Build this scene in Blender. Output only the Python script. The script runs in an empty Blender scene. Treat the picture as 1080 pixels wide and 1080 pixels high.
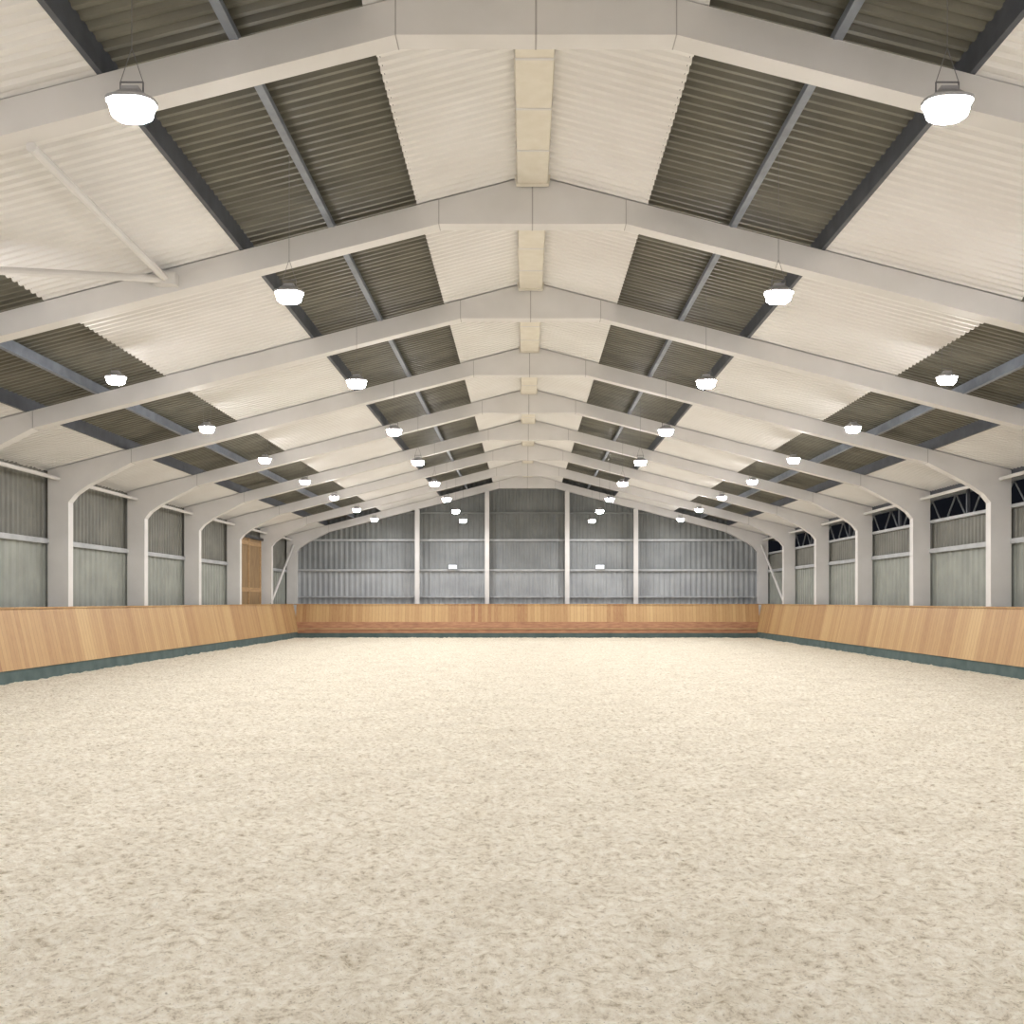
import bpy, math, random
import numpy as np
from mathutils import Vector, noise
random.seed(4)
S = bpy.context.scene
try:
    S.view_settings.view_transform = 'Standard'
    S.view_settings.look = 'None'
except Exception: pass

BAY = 4.5
def FY(k): return (2.02 + k) * BAY
Y0 = FY(-4); Y1 = FY(8) + 0.18      # building ends
SL = 0.258; APEX = 7.60
def rz(x): return APEX + 0.02 - SL * abs(x)

# ---------------------------------------------------------------- materials
def srgb(r, g, b):
    f = lambda c: (c/255/12.92) if c/255 <= 0.04045 else ((c/255+0.055)/1.055)**2.4
    return (f(r), f(g), f(b), 1)
def newmat(name):
    m = bpy.data.materials.new(name); m.use_nodes = True
    nt = m.node_tree; b = nt.nodes['Principled BSDF']
    return m, nt, b
def N(nt, t, **kw):
    n = nt.nodes.new(t)
    for k, v in kw.items(): setattr(n, k, v)
    return n
def simple(name, c1, c2=None, scale=3.0, rough=0.6, metal=0.0, bump=0.0, detail=4, stretch=None):
    m, nt, b = newmat(name)
    b.inputs['Roughness'].default_value = rough
    b.inputs['Metallic'].default_value = metal
    if c2 is None: c2 = tuple(min(1, c*0.88) for c in c1[:3]) + (1,)
    tc = N(nt, 'ShaderNodeNewGeometry')
    mp = N(nt, 'ShaderNodeMapping')
    if stretch: mp.inputs['Scale'].default_value = stretch
    nt.links.new(tc.outputs['Position'], mp.inputs['Vector'])
    no = N(nt, 'ShaderNodeTexNoise'); no.inputs['Scale'].default_value = scale; no.inputs['Detail'].default_value = detail
    nt.links.new(mp.outputs['Vector'], no.inputs['Vector'])
    cr = N(nt, 'ShaderNodeValToRGB')
    cr.color_ramp.elements[0].position = .3; cr.color_ramp.elements[0].color = c2
    cr.color_ramp.elements[1].position = .7; cr.color_ramp.elements[1].color = c1
    nt.links.new(no.outputs['Fac'], cr.inputs['Fac'])
    nt.links.new(cr.outputs['Color'], b.inputs['Base Color'])
    if bump:
        bp = N(nt, 'ShaderNodeBump'); bp.inputs['Strength'].default_value = bump; bp.inputs['Distance'].default_value = .02
        nt.links.new(no.outputs['Fac'], bp.inputs['Height']); nt.links.new(bp.outputs['Normal'], b.inputs['Normal'])
    return m
M_frame = simple('painted_frame_white', srgb(216,214,213), srgb(207,205,203), 1.5, .55)
M_seam = simple('frame_joint_grey', srgb(170,167,165))
M_liner = simple('white_liner_sheet', srgb(228,227,226), srgb(219,217,215), .8, .5)
M_sky = simple('night_rooflight_sheet', srgb(116,114,102), srgb(90,88,77), 1.2, .4, stretch=(1,3,1))
M_purlin = simple('galvanised_purlin', srgb(142,149,160), srgb(120,127,138), 4, .45, .2)
M_purlin_d = simple('galvanised_purlin_dark', srgb(92,96,104), srgb(76,80,88), 4, .5, .2)
M_ridge = simple('ridge_vent_cream', srgb(224,219,208), srgb(214,208,194), 5, .5)
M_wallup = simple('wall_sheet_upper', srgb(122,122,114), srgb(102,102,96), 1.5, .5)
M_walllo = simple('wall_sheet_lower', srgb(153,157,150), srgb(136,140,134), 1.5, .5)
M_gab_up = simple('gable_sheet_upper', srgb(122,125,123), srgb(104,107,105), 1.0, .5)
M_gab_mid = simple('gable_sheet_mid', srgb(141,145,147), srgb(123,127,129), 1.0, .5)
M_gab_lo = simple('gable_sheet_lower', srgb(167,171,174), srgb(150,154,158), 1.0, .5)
M_rail = simple('wall_rail_grey', srgb(178,181,184), srgb(158,161,164), 3, .5)
M_green = simple('green_base_membrane', srgb(84,100,99), srgb(64,82,81), 3, .8, bump=.4)
M_black = simple('dark_steel', srgb(40,42,46), srgb(30,31,34), 5, .4)
M_house = simple('luminaire_housing', srgb(175,175,178), srgb(150,150,155), 8, .4, .1)
M_wire = simple('steel_wire', srgb(120,120,122), None, 8, .4, .6)
M_door = simple('door_timber', srgb(150,124,88), srgb(124,98,66), 6, .6, stretch=(3,3,.4))
M_redband = simple('weathered_band', srgb(176,130,96), srgb(142,98,72), 2.5, .6, stretch=(1,1,5))
M_brown = simple('brown_band', srgb(180,148,108), srgb(154,124,88), 2.5, .6, stretch=(1,1,5))

def emis(name, col, st):
    m, nt, b = newmat(name)
    b.inputs['Base Color'].default_value = (.9,.9,.9,1)
    b.inputs['Emission Color'].default_value = col
    b.inputs['Emission Strength'].default_value = st
    return m
M_lamp = emis('lit_refractor', (1.0, .982, .98, 1), 1020)
M_lamp_s = emis('lit_refractor_side', (1.0, .982, .98, 1), 130)
M_sign = emis('lit_sign', (.75, .88, 1, 1), 1.6)

def woodmat(name, axis):
    m, nt, b = newmat(name)
    b.inputs['Roughness'].default_value = .5
    g = N(nt, 'ShaderNodeNewGeometry'); sp = N(nt, 'ShaderNodeSeparateXYZ')
    nt.links.new(g.outputs['Position'], sp.inputs[0])
    def plank(w):
        d = N(nt, 'ShaderNodeMath', operation='DIVIDE'); d.inputs[1].default_value = w
        nt.links.new(sp.outputs[axis], d.inputs[0])
        f = N(nt, 'ShaderNodeMath', operation='FLOOR'); nt.links.new(d.outputs[0], f.inputs[0])
        wn = N(nt, 'ShaderNodeTexWhiteNoise', noise_dimensions='1D'); nt.links.new(f.outputs[0], wn.inputs['W'])
        fr = N(nt, 'ShaderNodeMath', operation='FRACT'); nt.links.new(d.outputs[0], fr.inputs[0])
        return wn.outputs['Value'], fr.outputs[0]
    v1, fr = plank(.15); v2, _ = plank(.9)
    mp = N(nt, 'ShaderNodeMapping'); mp.inputs['Scale'].default_value = (9, 9, .9)
    nt.links.new(g.outputs['Position'], mp.inputs[0])
    no = N(nt, 'ShaderNodeTexNoise'); no.inputs['Scale'].default_value = 2.5; no.inputs['Detail'].default_value = 6
    nt.links.new(mp.outputs[0], no.inputs['Vector'])
    def mad(a, ka, bsock, kb):
        x = N(nt, 'ShaderNodeMath', operation='MULTIPLY'); nt.links.new(a, x.inputs[0]); x.inputs[1].default_value = ka
        y = N(nt, 'ShaderNodeMath', operation='MULTIPLY_ADD'); nt.links.new(bsock, y.inputs[0]); y.inputs[1].default_value = kb
        nt.links.new(x.outputs[0], y.inputs[2]); return y.outputs[0]
    t = mad(v1, .28, v2, .40); t = mad(t, 1.0, no.outputs['Fac'], .32)
    cr = N(nt, 'ShaderNodeValToRGB'); e = cr.color_ramp.elements
    e[0].position = .10; e[0].color = srgb(146,100,66)
    e[1].position = .9; e[1].color = srgb(198,167,120)
    k = cr.color_ramp.elements.new(.34); k.color = srgb(171,135,92)
    k = cr.color_ramp.elements.new(.6); k.color = srgb(185,152,106)
    nt.links.new(t, cr.inputs[0])
    lt = N(nt, 'ShaderNodeMath', operation='LESS_THAN'); lt.inputs[1].default_value = .05; nt.links.new(fr, lt.inputs[0])
    mx = N(nt, 'ShaderNodeMix', data_type='RGBA'); mx.inputs[7].default_value = srgb(130,98,66)
    nt.links.new(lt.outputs[0], mx.inputs[0]); nt.links.new(cr.outputs[0], mx.inputs[6])
    nt.links.new(mx.outputs[2], b.inputs['Base Color'])
    return m
M_wood_side = woodmat('timber_boards_side', 1)
M_wood_end = woodmat('timber_boards_end', 0)

def sandmat():
    m, nt, b = newmat('arena_sand')
    b.inputs['Roughness'].default_value = .95
    b.inputs['Specular IOR Level'].default_value = .1
    g = N(nt, 'ShaderNodeNewGeometry')
    def nz(s, d, r=.6):
        n = N(nt, 'ShaderNodeTexNoise'); n.inputs['Scale'].default_value = s; n.inputs['Detail'].default_value = d; n.inputs['Roughness'].default_value = r
        nt.links.new(g.outputs['Position'], n.inputs['Vector']); return n.outputs['Fac']
    a = nz(1.6, 6, .7); c = nz(16, 9, .76); f = nz(70, 4, .7); l = nz(7, 3, .6)
    r1 = N(nt, 'ShaderNodeValToRGB'); e = r1.color_ramp.elements
    e[0].position = .35; e[0].color = srgb(188,173,147); e[1].position = .60; e[1].color = srgb(252,246,231)  # clump mottle: shading and highlights of the lumps put into the colour
    k = r1.color_ramp.elements.new(.46); k.color = srgb(235,225,204)
    nt.links.new(c, r1.inputs[0])
    r2 = N(nt, 'ShaderNodeValToRGB'); e = r2.color_ramp.elements
    e[0].position = .36; e[0].color = (.90,.89,.87,1); e[1].position = .56; e[1].color = (1,1,1,1)
    nt.links.new(a, r2.inputs[0])
    mu = N(nt, 'ShaderNodeMix', data_type='RGBA', blend_type='MULTIPLY'); mu.inputs[0].default_value = 1
    nt.links.new(r1.outputs[0], mu.inputs[6]); nt.links.new(r2.outputs[0], mu.inputs[7])
    r3 = N(nt, 'ShaderNodeValToRGB'); e = r3.color_ramp.elements
    e[0].position = .30; e[0].color = (.30,.26,.21,1); e[1].position = .41; e[1].color = (1,1,1,1)
    nt.links.new(f, r3.inputs[0])
    m2 = N(nt, 'ShaderNodeMix', data_type='RGBA', blend_type='MULTIPLY'); m2.inputs[0].default_value = .8
    nt.links.new(mu.outputs[2], m2.inputs[6]); nt.links.new(r3.outputs[0], m2.inputs[7])
    nt.links.new(m2.outputs[2], b.inputs['Base Color'])
    bp = N(nt, 'ShaderNodeBump'); bp.inputs['Strength'].default_value = 1.0; bp.inputs['Distance'].default_value = .06
    ad = N(nt, 'ShaderNodeMath', operation='MULTIPLY_ADD'); ad.inputs[1].default_value = .3
    nt.links.new(f, ad.inputs[0]); nt.links.new(c, ad.inputs[2])
    ad2 = N(nt, 'ShaderNodeMath', operation='MULTIPLY_ADD'); ad2.inputs[1].default_value = .9
    nt.links.new(l, ad2.inputs[0]); nt.links.new(ad.outputs[0], ad2.inputs[2])
    nt.links.new(ad2.outputs[0], bp.inputs['Height']); nt.links.new(bp.outputs[0], b.inputs['Normal'])
    return m
M_sand = sandmat()

# ---------------------------------------------------------------- mesh helpers
class MB:
    def __init__(s): s.v = []; s.f = []; s.m = []; s.mats = []
    def mi(s, mat):
        if mat not in s.mats: s.mats.append(mat)
        return s.mats.index(mat)
    def hexa(s, p, mat):   # 8 pts: bottom 4, top 4
        i = len(s.v); s.v += [tuple(q) for q in p]; k = s.mi(mat)
        for f in ((3,2,1,0),(4,5,6,7),(0,1,5,4),(1,2,6,5),(2,3,7,6),(3,0,4,7)):
            s.f.append(tuple(i+a for a in f)); s.m.append(k)
    def box(s, x0,x1,y0,y1,z0,z1, mat):
        s.hexa([(x0,y0,z0),(x1,y0,z0),(x1,y1,z0),(x0,y1,z0),(x0,y0,z1),(x1,y0,z1),(x1,y1,z1),(x0,y1,z1)], mat)
    def tube(s, a, b, r, mat, n=10):
        a = Vector(a); b = Vector(b); d = (b-a).normalized()
        u = d.orthogonal().normalized(); w = d.cross(u); i = len(s.v); k = s.mi(mat)
        for p in (a, b):
            for j in range(n):
                t = 2*math.pi*j/n; s.v.append(tuple(p + u*math.cos(t)*r + w*math.sin(t)*r))
        for j in range(n):
            s.f.append((i+j, i+(j+1)%n, i+n+(j+1)%n, i+n+j)); s.m.append(k)
        s.f.append(tuple(i+j for j in reversed(range(n)))); s.m.append(k)
        s.f.append(tuple(i+n+j for j in range(n))); s.m.append(k)
    def loft(s, rings, mats, n=20, cap0=None, cap1=None, p=2.6):
        base=len(s.v)
        for rx,ry,z in rings:
            for j in range(n):
                t=2*math.pi*(j+.5)/n; c,q=math.cos(t),math.sin(t)
                s.v.append((rx*math.copysign(abs(c)**(2/p),c), ry*math.copysign(abs(q)**(2/p),q), z))
        for r in range(len(rings)-1):
            k=s.mi(mats[r])
            for j in range(n):
                a=base+r*n+j; b=base+r*n+(j+1)%n
                s.f.append((a,b,b+n,a+n)); s.m.append(k)
        if cap0: s.f.append(tuple(base+j for j in reversed(range(n)))); s.m.append(s.mi(cap0))
        if cap1: s.f.append(tuple(base+(len(rings)-1)*n+j for j in range(n))); s.m.append(s.mi(cap1))
    def prism(s, prof, y0, y1, mat):
        n = len(prof); i = len(s.v); k = s.mi(mat)
        s.v += [(x,y0,z) for x,z in prof] + [(x,y1,z) for x,z in prof]
        s.f.append(tuple(range(i,i+n))); s.m.append(k)
        s.f.append(tuple(reversed(range(i+n,i+2*n)))); s.m.append(k)
        for j in range(n):
            a=(j+1)%n; s.f.append((i+j,i+n+j,i+n+a,i+a)); s.m.append(k)
    def corr(s, u0, u1, period, depth, fn, mat):
        k = s.mi(mat); us = []
        nper = max(1, int(round((u1-u0)/period))); p = (u1-u0)/nper
        for j in range(nper):
            b = u0+j*p
            us += [(b,0),(b+.3*p,0),(b+.5*p,depth),(b+.8*p,depth)]
        us.append((u1,0)); prev = None
        for u,d in us:
            a,c = fn(u,d); i = len(s.v); s.v += [tuple(a), tuple(c)]
            if prev is not None: s.f.append((prev, i, i+1, prev+1)); s.m.append(k)
            prev = i
    def obj(s, name, parent=None):
        me = bpy.data.meshes.new(name); me.from_pydata(s.v, [], s.f)
        for m in s.mats: me.materials.append(m)
        me.polygons.foreach_set('material_index', s.m); me.update()
        o = bpy.data.objects.new(name, me); S.collection.objects.link(o)
        if parent: o.parent = parent
        return o
def empty(name):
    o = bpy.data.objects.new(name, None); S.collection.objects.link(o); return o

# ---------------------------------------------------------------- floor (sand)
xs = np.arange(-11.6, 11.61, .04)
ys = [Y0-.2]
while ys[-1] < 2.6: ys.append(ys[-1]+.25)
while ys[-1] < Y1+.2: ys.append(ys[-1]+max(.025, .0045*ys[-1]))
ys = np.array(ys); nx, ny = len(xs), len(ys)
co = np.zeros((ny, nx, 3)); co[:,:,0] = xs[None,:]; co[:,:,1] = ys[:,None]
fl = co.reshape(-1,3)
def hz(x, y):
    h = .014*noise.noise((x*.7, y*.7, 0)) + .020*noise.noise((x*2.6, y*2.6, 3))
    h += .038*abs(noise.noise((x*5.5, y*5.5, 9))) + .022*noise.noise((x*12, y*12, 5))
    return h - .018
fl[:,2] = [hz(a, b) for a, b in zip(fl[:,0].tolist(), fl[:,1].tolist())]
idx = np.arange(nx*ny).reshape(ny, nx)
q = np.stack([idx[:-1,:-1], idx[:-1,1:], idx[1:,1:], idx[1:,:-1]], -1).reshape(-1,4)
me = bpy.data.meshes.new('floor')
me.vertices.add(len(fl)); me.vertices.foreach_set('co', fl.ravel())
me.loops.add(q.size); me.loops.foreach_set('vertex_index', q.ravel())
me.polygons.add(len(q)); me.polygons.foreach_set('loop_start', np.arange(0, q.size, 4)); me.polygons.foreach_set('loop_total', np.full(len(q), 4))
me.update(); me.validate(); me.polygons.foreach_set('use_smooth', np.ones(len(q), dtype=bool))
me.materials.append(M_sand)
S.collection.objects.link(bpy.data.objects.new('floor', me))

# ---------------------------------------------------------------- portal frames
T = .12
XI, XO = 10.77, 11.25
half = [(XO,0),(XI,0),(XI,3.95),(10.62,4.14),(10.3,4.36),(9.3,4.875),(1.31,6.92)]
def frame(k):
    y = FY(k); b = MB()
    top_e = APEX - SL*XO
    prof = half + [(-x,z) for x,z in reversed(half)] + [(-XO, top_e),(0,APEX),(XO,top_e)]
    b.prism(prof, y-T, y+T, M_frame)
    e = T+.003
    for x in (-1.31, 1.31):
        b.box(x-.006,x+.006, y-e, y+e, 6.917, APEX-SL*1.31-.005, M_seam)
    b.box(-.009,.009, y-e, y+e, 6.917, APEX-.01, M_seam)
    for s in (-1,1):
        x = s*9.3; b.box(x-.006,x+.006,y-e,y+e,4.87,APEX-SL*9.3-.01,M_seam)
    b.obj('portal_frame')
for k in range(-4, 9): frame(k)

# ---------------------------------------------------------------- ceiling
C = empty('ceiling')
OPEN = [(1.62,4.09),(6.85,9.44)]
SOLID = [(0.0,1.62),(4.09,6.85),(9.44,11.45)]
ln = MB(); sk = MB(); pu = MB()
for s in (-1,1):
    for a,b_ in SOLID:
        ln.corr(Y0, Y1, .16, .032, lambda u,d,a=a,b_=b_: ((s*a,u,rz(a)+d),(s*b_,u,rz(b_)+d)), M_liner)
    for a,b_ in OPEN:
        a2=a-.12; b2=b_+.12
        sk.corr(Y0, Y1, .16, .05, lambda u,d: ((s*a2,u,rz(a2)+.22+d),(s*b2,u,rz(b2)+.22+d)), M_sky)
        mid=(a+b_)/2
        for x0,x1,zz,mt in ((a-.03,a-.02,.03,M_purlin_d),(b_-.05,b_+.01,-.02,M_purlin_d)):
            xx=sorted((s*x0,s*x1)); z=rz(x0)
            pu.box(xx[0],xx[1],Y0,Y1,z+zz,z+.24,mt)
        z=rz(mid)
        pu.box(s*mid-.01,s*mid+.01,Y0,Y1,z,z+.21,M_purlin)
        pu.box(min(s*mid,s*mid-s*.085),max(s*mid,s*mid-s*.085),Y0,Y1,z-.01,z+.01,M_purlin)
        pu.box(min(s*mid,s*mid+s*.07),max(s*mid,s*mid+s*.07),Y0,Y1,z+.19,z+.21,M_purlin)
ln.obj('liner_sheets', C); sk.obj('rooflight_sheets', C); pu.obj('purlins', C)

# ridge ventilator
rv = MB()
for k in range(-4, 8):
    ya, yb = FY(k)+T+.03, FY(k+1)-T-.03
    rv.prism([(-.225,rz(.225)+.02),(-.205,7.44),(.205,7.44),(.225,rz(.225)+.02)], ya, yb, M_ridge)
    for yy in (ya,yb-.09):
        rv.prism([(-.25,rz(.25)),(-.225,7.425),(.225,7.425),(.25,rz(.25))], yy, yy+.09, M_ridge)
    for j in range(1,4):
        y=ya+(yb-ya)*j/4
        rv.prism([(-.232,rz(.23)),(-.21,7.434),(.21,7.434),(.232,rz(.23))], y-.02, y+.02, M_frame)
rv.obj('ridge_ventilator')

# ---------------------------------------------------------------- side walls
XW = 11.32
def side(s, name):
    W = empty(name)
    sh = MB(); rl = MB()
    ztop = rz(XW)+.03
    X = lambda d: s*(XW+d)
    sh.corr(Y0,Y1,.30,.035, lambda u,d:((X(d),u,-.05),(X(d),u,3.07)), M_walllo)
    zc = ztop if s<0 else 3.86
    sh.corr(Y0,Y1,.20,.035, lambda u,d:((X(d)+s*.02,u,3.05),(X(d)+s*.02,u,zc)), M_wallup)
    def bx(x0,x1,*r): rl.box(min(s*x0,s*x1),max(s*x0,s*x1),*r)
    bx(XW-.08,XW,Y0,Y1,3.05,3.10,M_rail); bx(XW-.10,XW-.08,Y0,Y1,2.98,3.10,M_rail)
    rl.tube((s*11.0,Y0,4.50),(s*11.0,Y1,4.50),.045,M_frame)
    if s>0:
        bx(XW-.08,XW+.05,Y0,Y1,3.82,3.9,M_rail); bx(XW-.05,XW+.05,Y0,Y1,ztop-.14,ztop+.03,M_purlin_d)
        for k in range(-4,8):
            ym=(FY(k)+FY(k+1))/2
            bx(XW-.03,XW+.05,ym-.03,ym+.03,3.9,ztop-.1,M_purlin_d)
    sh.obj('cladding_sheets', W); rl.obj('sheeting_rails', W)
side(-1,'wall_left'); side(1,'wall_right')
tr = MB()  # added bars behind the right openings, standing in for truss reflections in glass
tr.box(12.0,12.06,Y0,Y1,4.62,4.70,M_rail); tr.box(12.0,12.06,Y0,Y1,3.72,3.80,M_rail)
y=Y0; up=True
while y < Y1-.8:
    tr.tube((12.03,y,3.76 if up else 4.66),(12.03,y+.8,4.66 if up else 3.76),.025,M_rail,6); y+=.8; up=not up
tr.obj('reflection_bars')

# gable walls
def gable(y, s, name):
    W = empty(name); sh=MB()
    Yd = lambda d: y+s*d
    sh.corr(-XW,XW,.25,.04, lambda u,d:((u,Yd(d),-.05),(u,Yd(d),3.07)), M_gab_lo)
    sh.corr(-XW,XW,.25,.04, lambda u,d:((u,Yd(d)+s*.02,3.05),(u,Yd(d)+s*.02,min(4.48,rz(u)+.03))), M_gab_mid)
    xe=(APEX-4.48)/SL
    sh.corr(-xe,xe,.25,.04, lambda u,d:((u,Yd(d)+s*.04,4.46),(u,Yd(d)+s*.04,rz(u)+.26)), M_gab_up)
    rl=MB()
    ry0,ry1=sorted((y-s*.12,y))
    for z,h in ((3.05,.09),(4.46,.09),(1.8,.07)):
        xr=min(XW,(APEX-z)/SL-.1)
        rl.box(-xr,xr,ry0,ry1,z,z+h,M_rail)
    z=5.75; xr=(APEX-z)/SL-.15; rl.box(-xr,xr,ry0,ry1,z,z+.07,M_gab_up)
    sh.obj('cladding_sheets', W); rl.obj('sheeting_rails', W)
gable(Y1, 1, 'wall_back'); gable(Y0-.15, -1, 'wall_front')
for x in (-5.13,-1.88,1.85,5.05):
    b=MB(); yy=FY(8)-.14
    zt=rz(x)-.38
    b.box(x-.10,x+.10,yy-.22,yy-.20,0,zt,M_frame); b.box(x-.10,x+.10,yy-.03,yy-.01,0,zt,M_frame)
    b.box(x-.012,x+.012,yy-.20,yy-.03,0,zt,M_frame); b.box(x-.14,x+.14,yy-.24,yy,0,.03,M_frame)
    b.obj('gable_post')

# ---------------------------------------------------------------- kickboards
YB = 43.75
def kick_side(s):
    b=MB()
    ya,yb=Y0+.6,YB
    def slab(xa,za,xb,zb,th,mat,y0=ya,y1=yb):
        p=[(s*xa,y0,za),(s*(xa+th),y0,za),(s*(xa+th),y1,za),(s*xa,y1,za),(s*xb,y0,zb),(s*(xb+th),y0,zb),(s*(xb+th),y1,zb),(s*xb,y1,zb)]
        b.hexa(p,mat)
    slab(10.37,.25,10.64,1.48,.04,M_wood_side)
    slab(10.38,-.04,10.40,.27,.05,M_green)
    x0,x1=sorted((s*10.61,s*10.75)); b.box(x0,x1,ya,yb,1.48,1.515,M_wood_side)
    y=ya+.5
    while y<yb:
        x0,x1=sorted((s*10.69,s*10.76)); b.box(x0,x1,y-.04,y+.04,0,1.48,M_door)
        y+=2.25
    b.obj('kickboard')
kick_side(-1); kick_side(1)
def kick_end(y,s):
    b=MB()
    def slab(ya,za,yb_,zb,th,mat,X):
        p=[(-X,y+s*ya,za),(X,y+s*ya,za),(X,y+s*(ya+th),za),(-X,y+s*(ya+th),za),(-X,y+s*yb_,zb),(X,y+s*yb_,zb),(X,y+s*(yb_+th),zb),(-X,y+s*(yb_+th),zb)]
        b.hexa(p,mat)
    k=.27/1.32
    slab(-.27+k*.54,.70,0,1.48,.04,M_wood_end,10.5)
    slab(-.27+k*.04,.20,-.27+k*.54,.70,.04,M_redband,10.5)
    slab(-.27,.36,-.265,.42,.03,M_brown,10.42)
    slab(-.26,-.04,-.25,.2,.05,M_green,10.4)
    ya,yb=sorted((y-s*.03,y+s*.12)); b.box(-10.66,10.66,ya,yb,1.48,1.515,M_wood_end)
    b.obj('kickboard')
kick_end(YB,1); kick_end(Y0+.6,-1)

# timber door leaf in left wall near the far end
d=MB()
ya,yb=FY(6)+.5,FY(7)-.5
d.box(-11.20,-11.13,ya,yb,.02,4.15,M_door)
for z in (.3,2.1,3.95): d.box(-11.13,-11.10,ya,yb,z-.08,z+.08,M_brown)
for yy in (ya+.06,(ya+yb)/2,yb-.06): d.box(-11.13,-11.095,yy-.06,yy+.06,.02,4.15,M_brown)
d.box(-11.22,-11.06,ya-.2,yb+.2,4.15,4.25,M_black)
d.obj('door_1')

# ---------------------------------------------------------------- wind bracing
b=MB(); P=(-5.1,FY(1)-.2,6.12)
b.tube(P,(-4.82,FY(0)+.1,5.98),.05,M_frame); b.tube(P,(-8.1,FY(0)+.1,4.95),.05,M_frame)
b.box(-5.25,-4.95,FY(1)-.28,FY(1)-.12,6.03,6.2,M_frame)
b.obj('wind_brace')
for s in (-1,1):
    b=MB(); b.tube((s*10.95,FY(7)+.1,1.3),(s*10.95,FY(8)-.1,4.25),.05,M_frame); b.obj('wind_brace')

# ---------------------------------------------------------------- floodlights
h=MB()
h.loft([(.17,.125,.028),(.175,.13,.048),(.14,.105,.062),(.10,.075,.095),(.08,.06,.105)],[M_house]*4,cap0=M_house,cap1=M_house)
h.box(-.06,.06,-.045,.045,.10,.135,M_house)
h.tube((-.08,0,.09),(-.08,0,.18),.006,M_wire,6); h.tube((.08,0,.09),(.08,0,.18),.006,M_wire,6); h.tube((-.08,0,.18),(.08,0,.18),.006,M_wire,6)
g=MB()
g.loft([(.10,.075,-.080),(.135,.10,-.058),(.158,.116,.03)],[M_lamp_s,M_lamp_s],cap0=M_lamp)
ho=h.obj('tmp_h'); go=g.obj('tmp_g'); hm=ho.data; gm=go.data
bpy.data.objects.remove(ho); bpy.data.objects.remove(go); hm.name='housing'; gm.name='refractor'
def flood(x,y,z):
    o=bpy.data.objects.new('floodlight',hm); S.collection.objects.link(o); o.location=(x,y,z)
    gg=bpy.data.objects.new('refractor',gm); S.collection.objects.link(gg); gg.parent=o
    w=MB(); top=rz(x)-z-.01
    if top>.8:
        w.tube((-.08,0,.18),(0,0,.42),.003,M_wire,5); w.tube((.08,0,.18),(0,0,.42),.003,M_wire,5)
        w.tube((0,0,.42),(0,0,top-.02),.003,M_wire,5)
    else:
        for q_ in (-.08,.08): w.tube((q_,0,.18),(q_,0,top-.04),.003,M_wire,5)
    w.obj('suspension_wire',o)
for j in range(-6,10):
    y=(j+.5)*BAY
    if y<Y0+1: continue
    for s in (-1,1):
        flood(s*2.86,y,5.21 if j>1 else 5.10)
        flood(s*6.80,y,5.27)

# exit signs on gable
for x in (-3.5,3.4):
    b=MB(); y=Y1-.16
    b.box(x-.2,x+.2,y-.06,y+.03,3.14,3.34,M_rail); b.box(x-.18,x+.18,y-.066,y-.06,3.16,3.32,M_sign)
    b.obj('exit_sign')

# ---------------------------------------------------------------- world + camera
w=bpy.data.worlds.new('night'); S.world=w; w.use_nodes=True
w.node_tree.nodes['Background'].inputs[0].default_value=(.02,.022,.03,1); w.node_tree.nodes['Background'].inputs[1].default_value=.3
cam=bpy.data.cameras.new('camera'); co_=bpy.data.objects.new('camera',cam); S.collection.objects.link(co_)
co_.location=(-.10,0,1.64); co_.rotation_euler=(math.radians(90),0,0)
cam.sensor_width=36; cam.lens=1015/1080*36; cam.shift_x=-14/1080; cam.shift_y=94/1080; cam.clip_end=300; cam.clip_start=.05
S.camera=co_
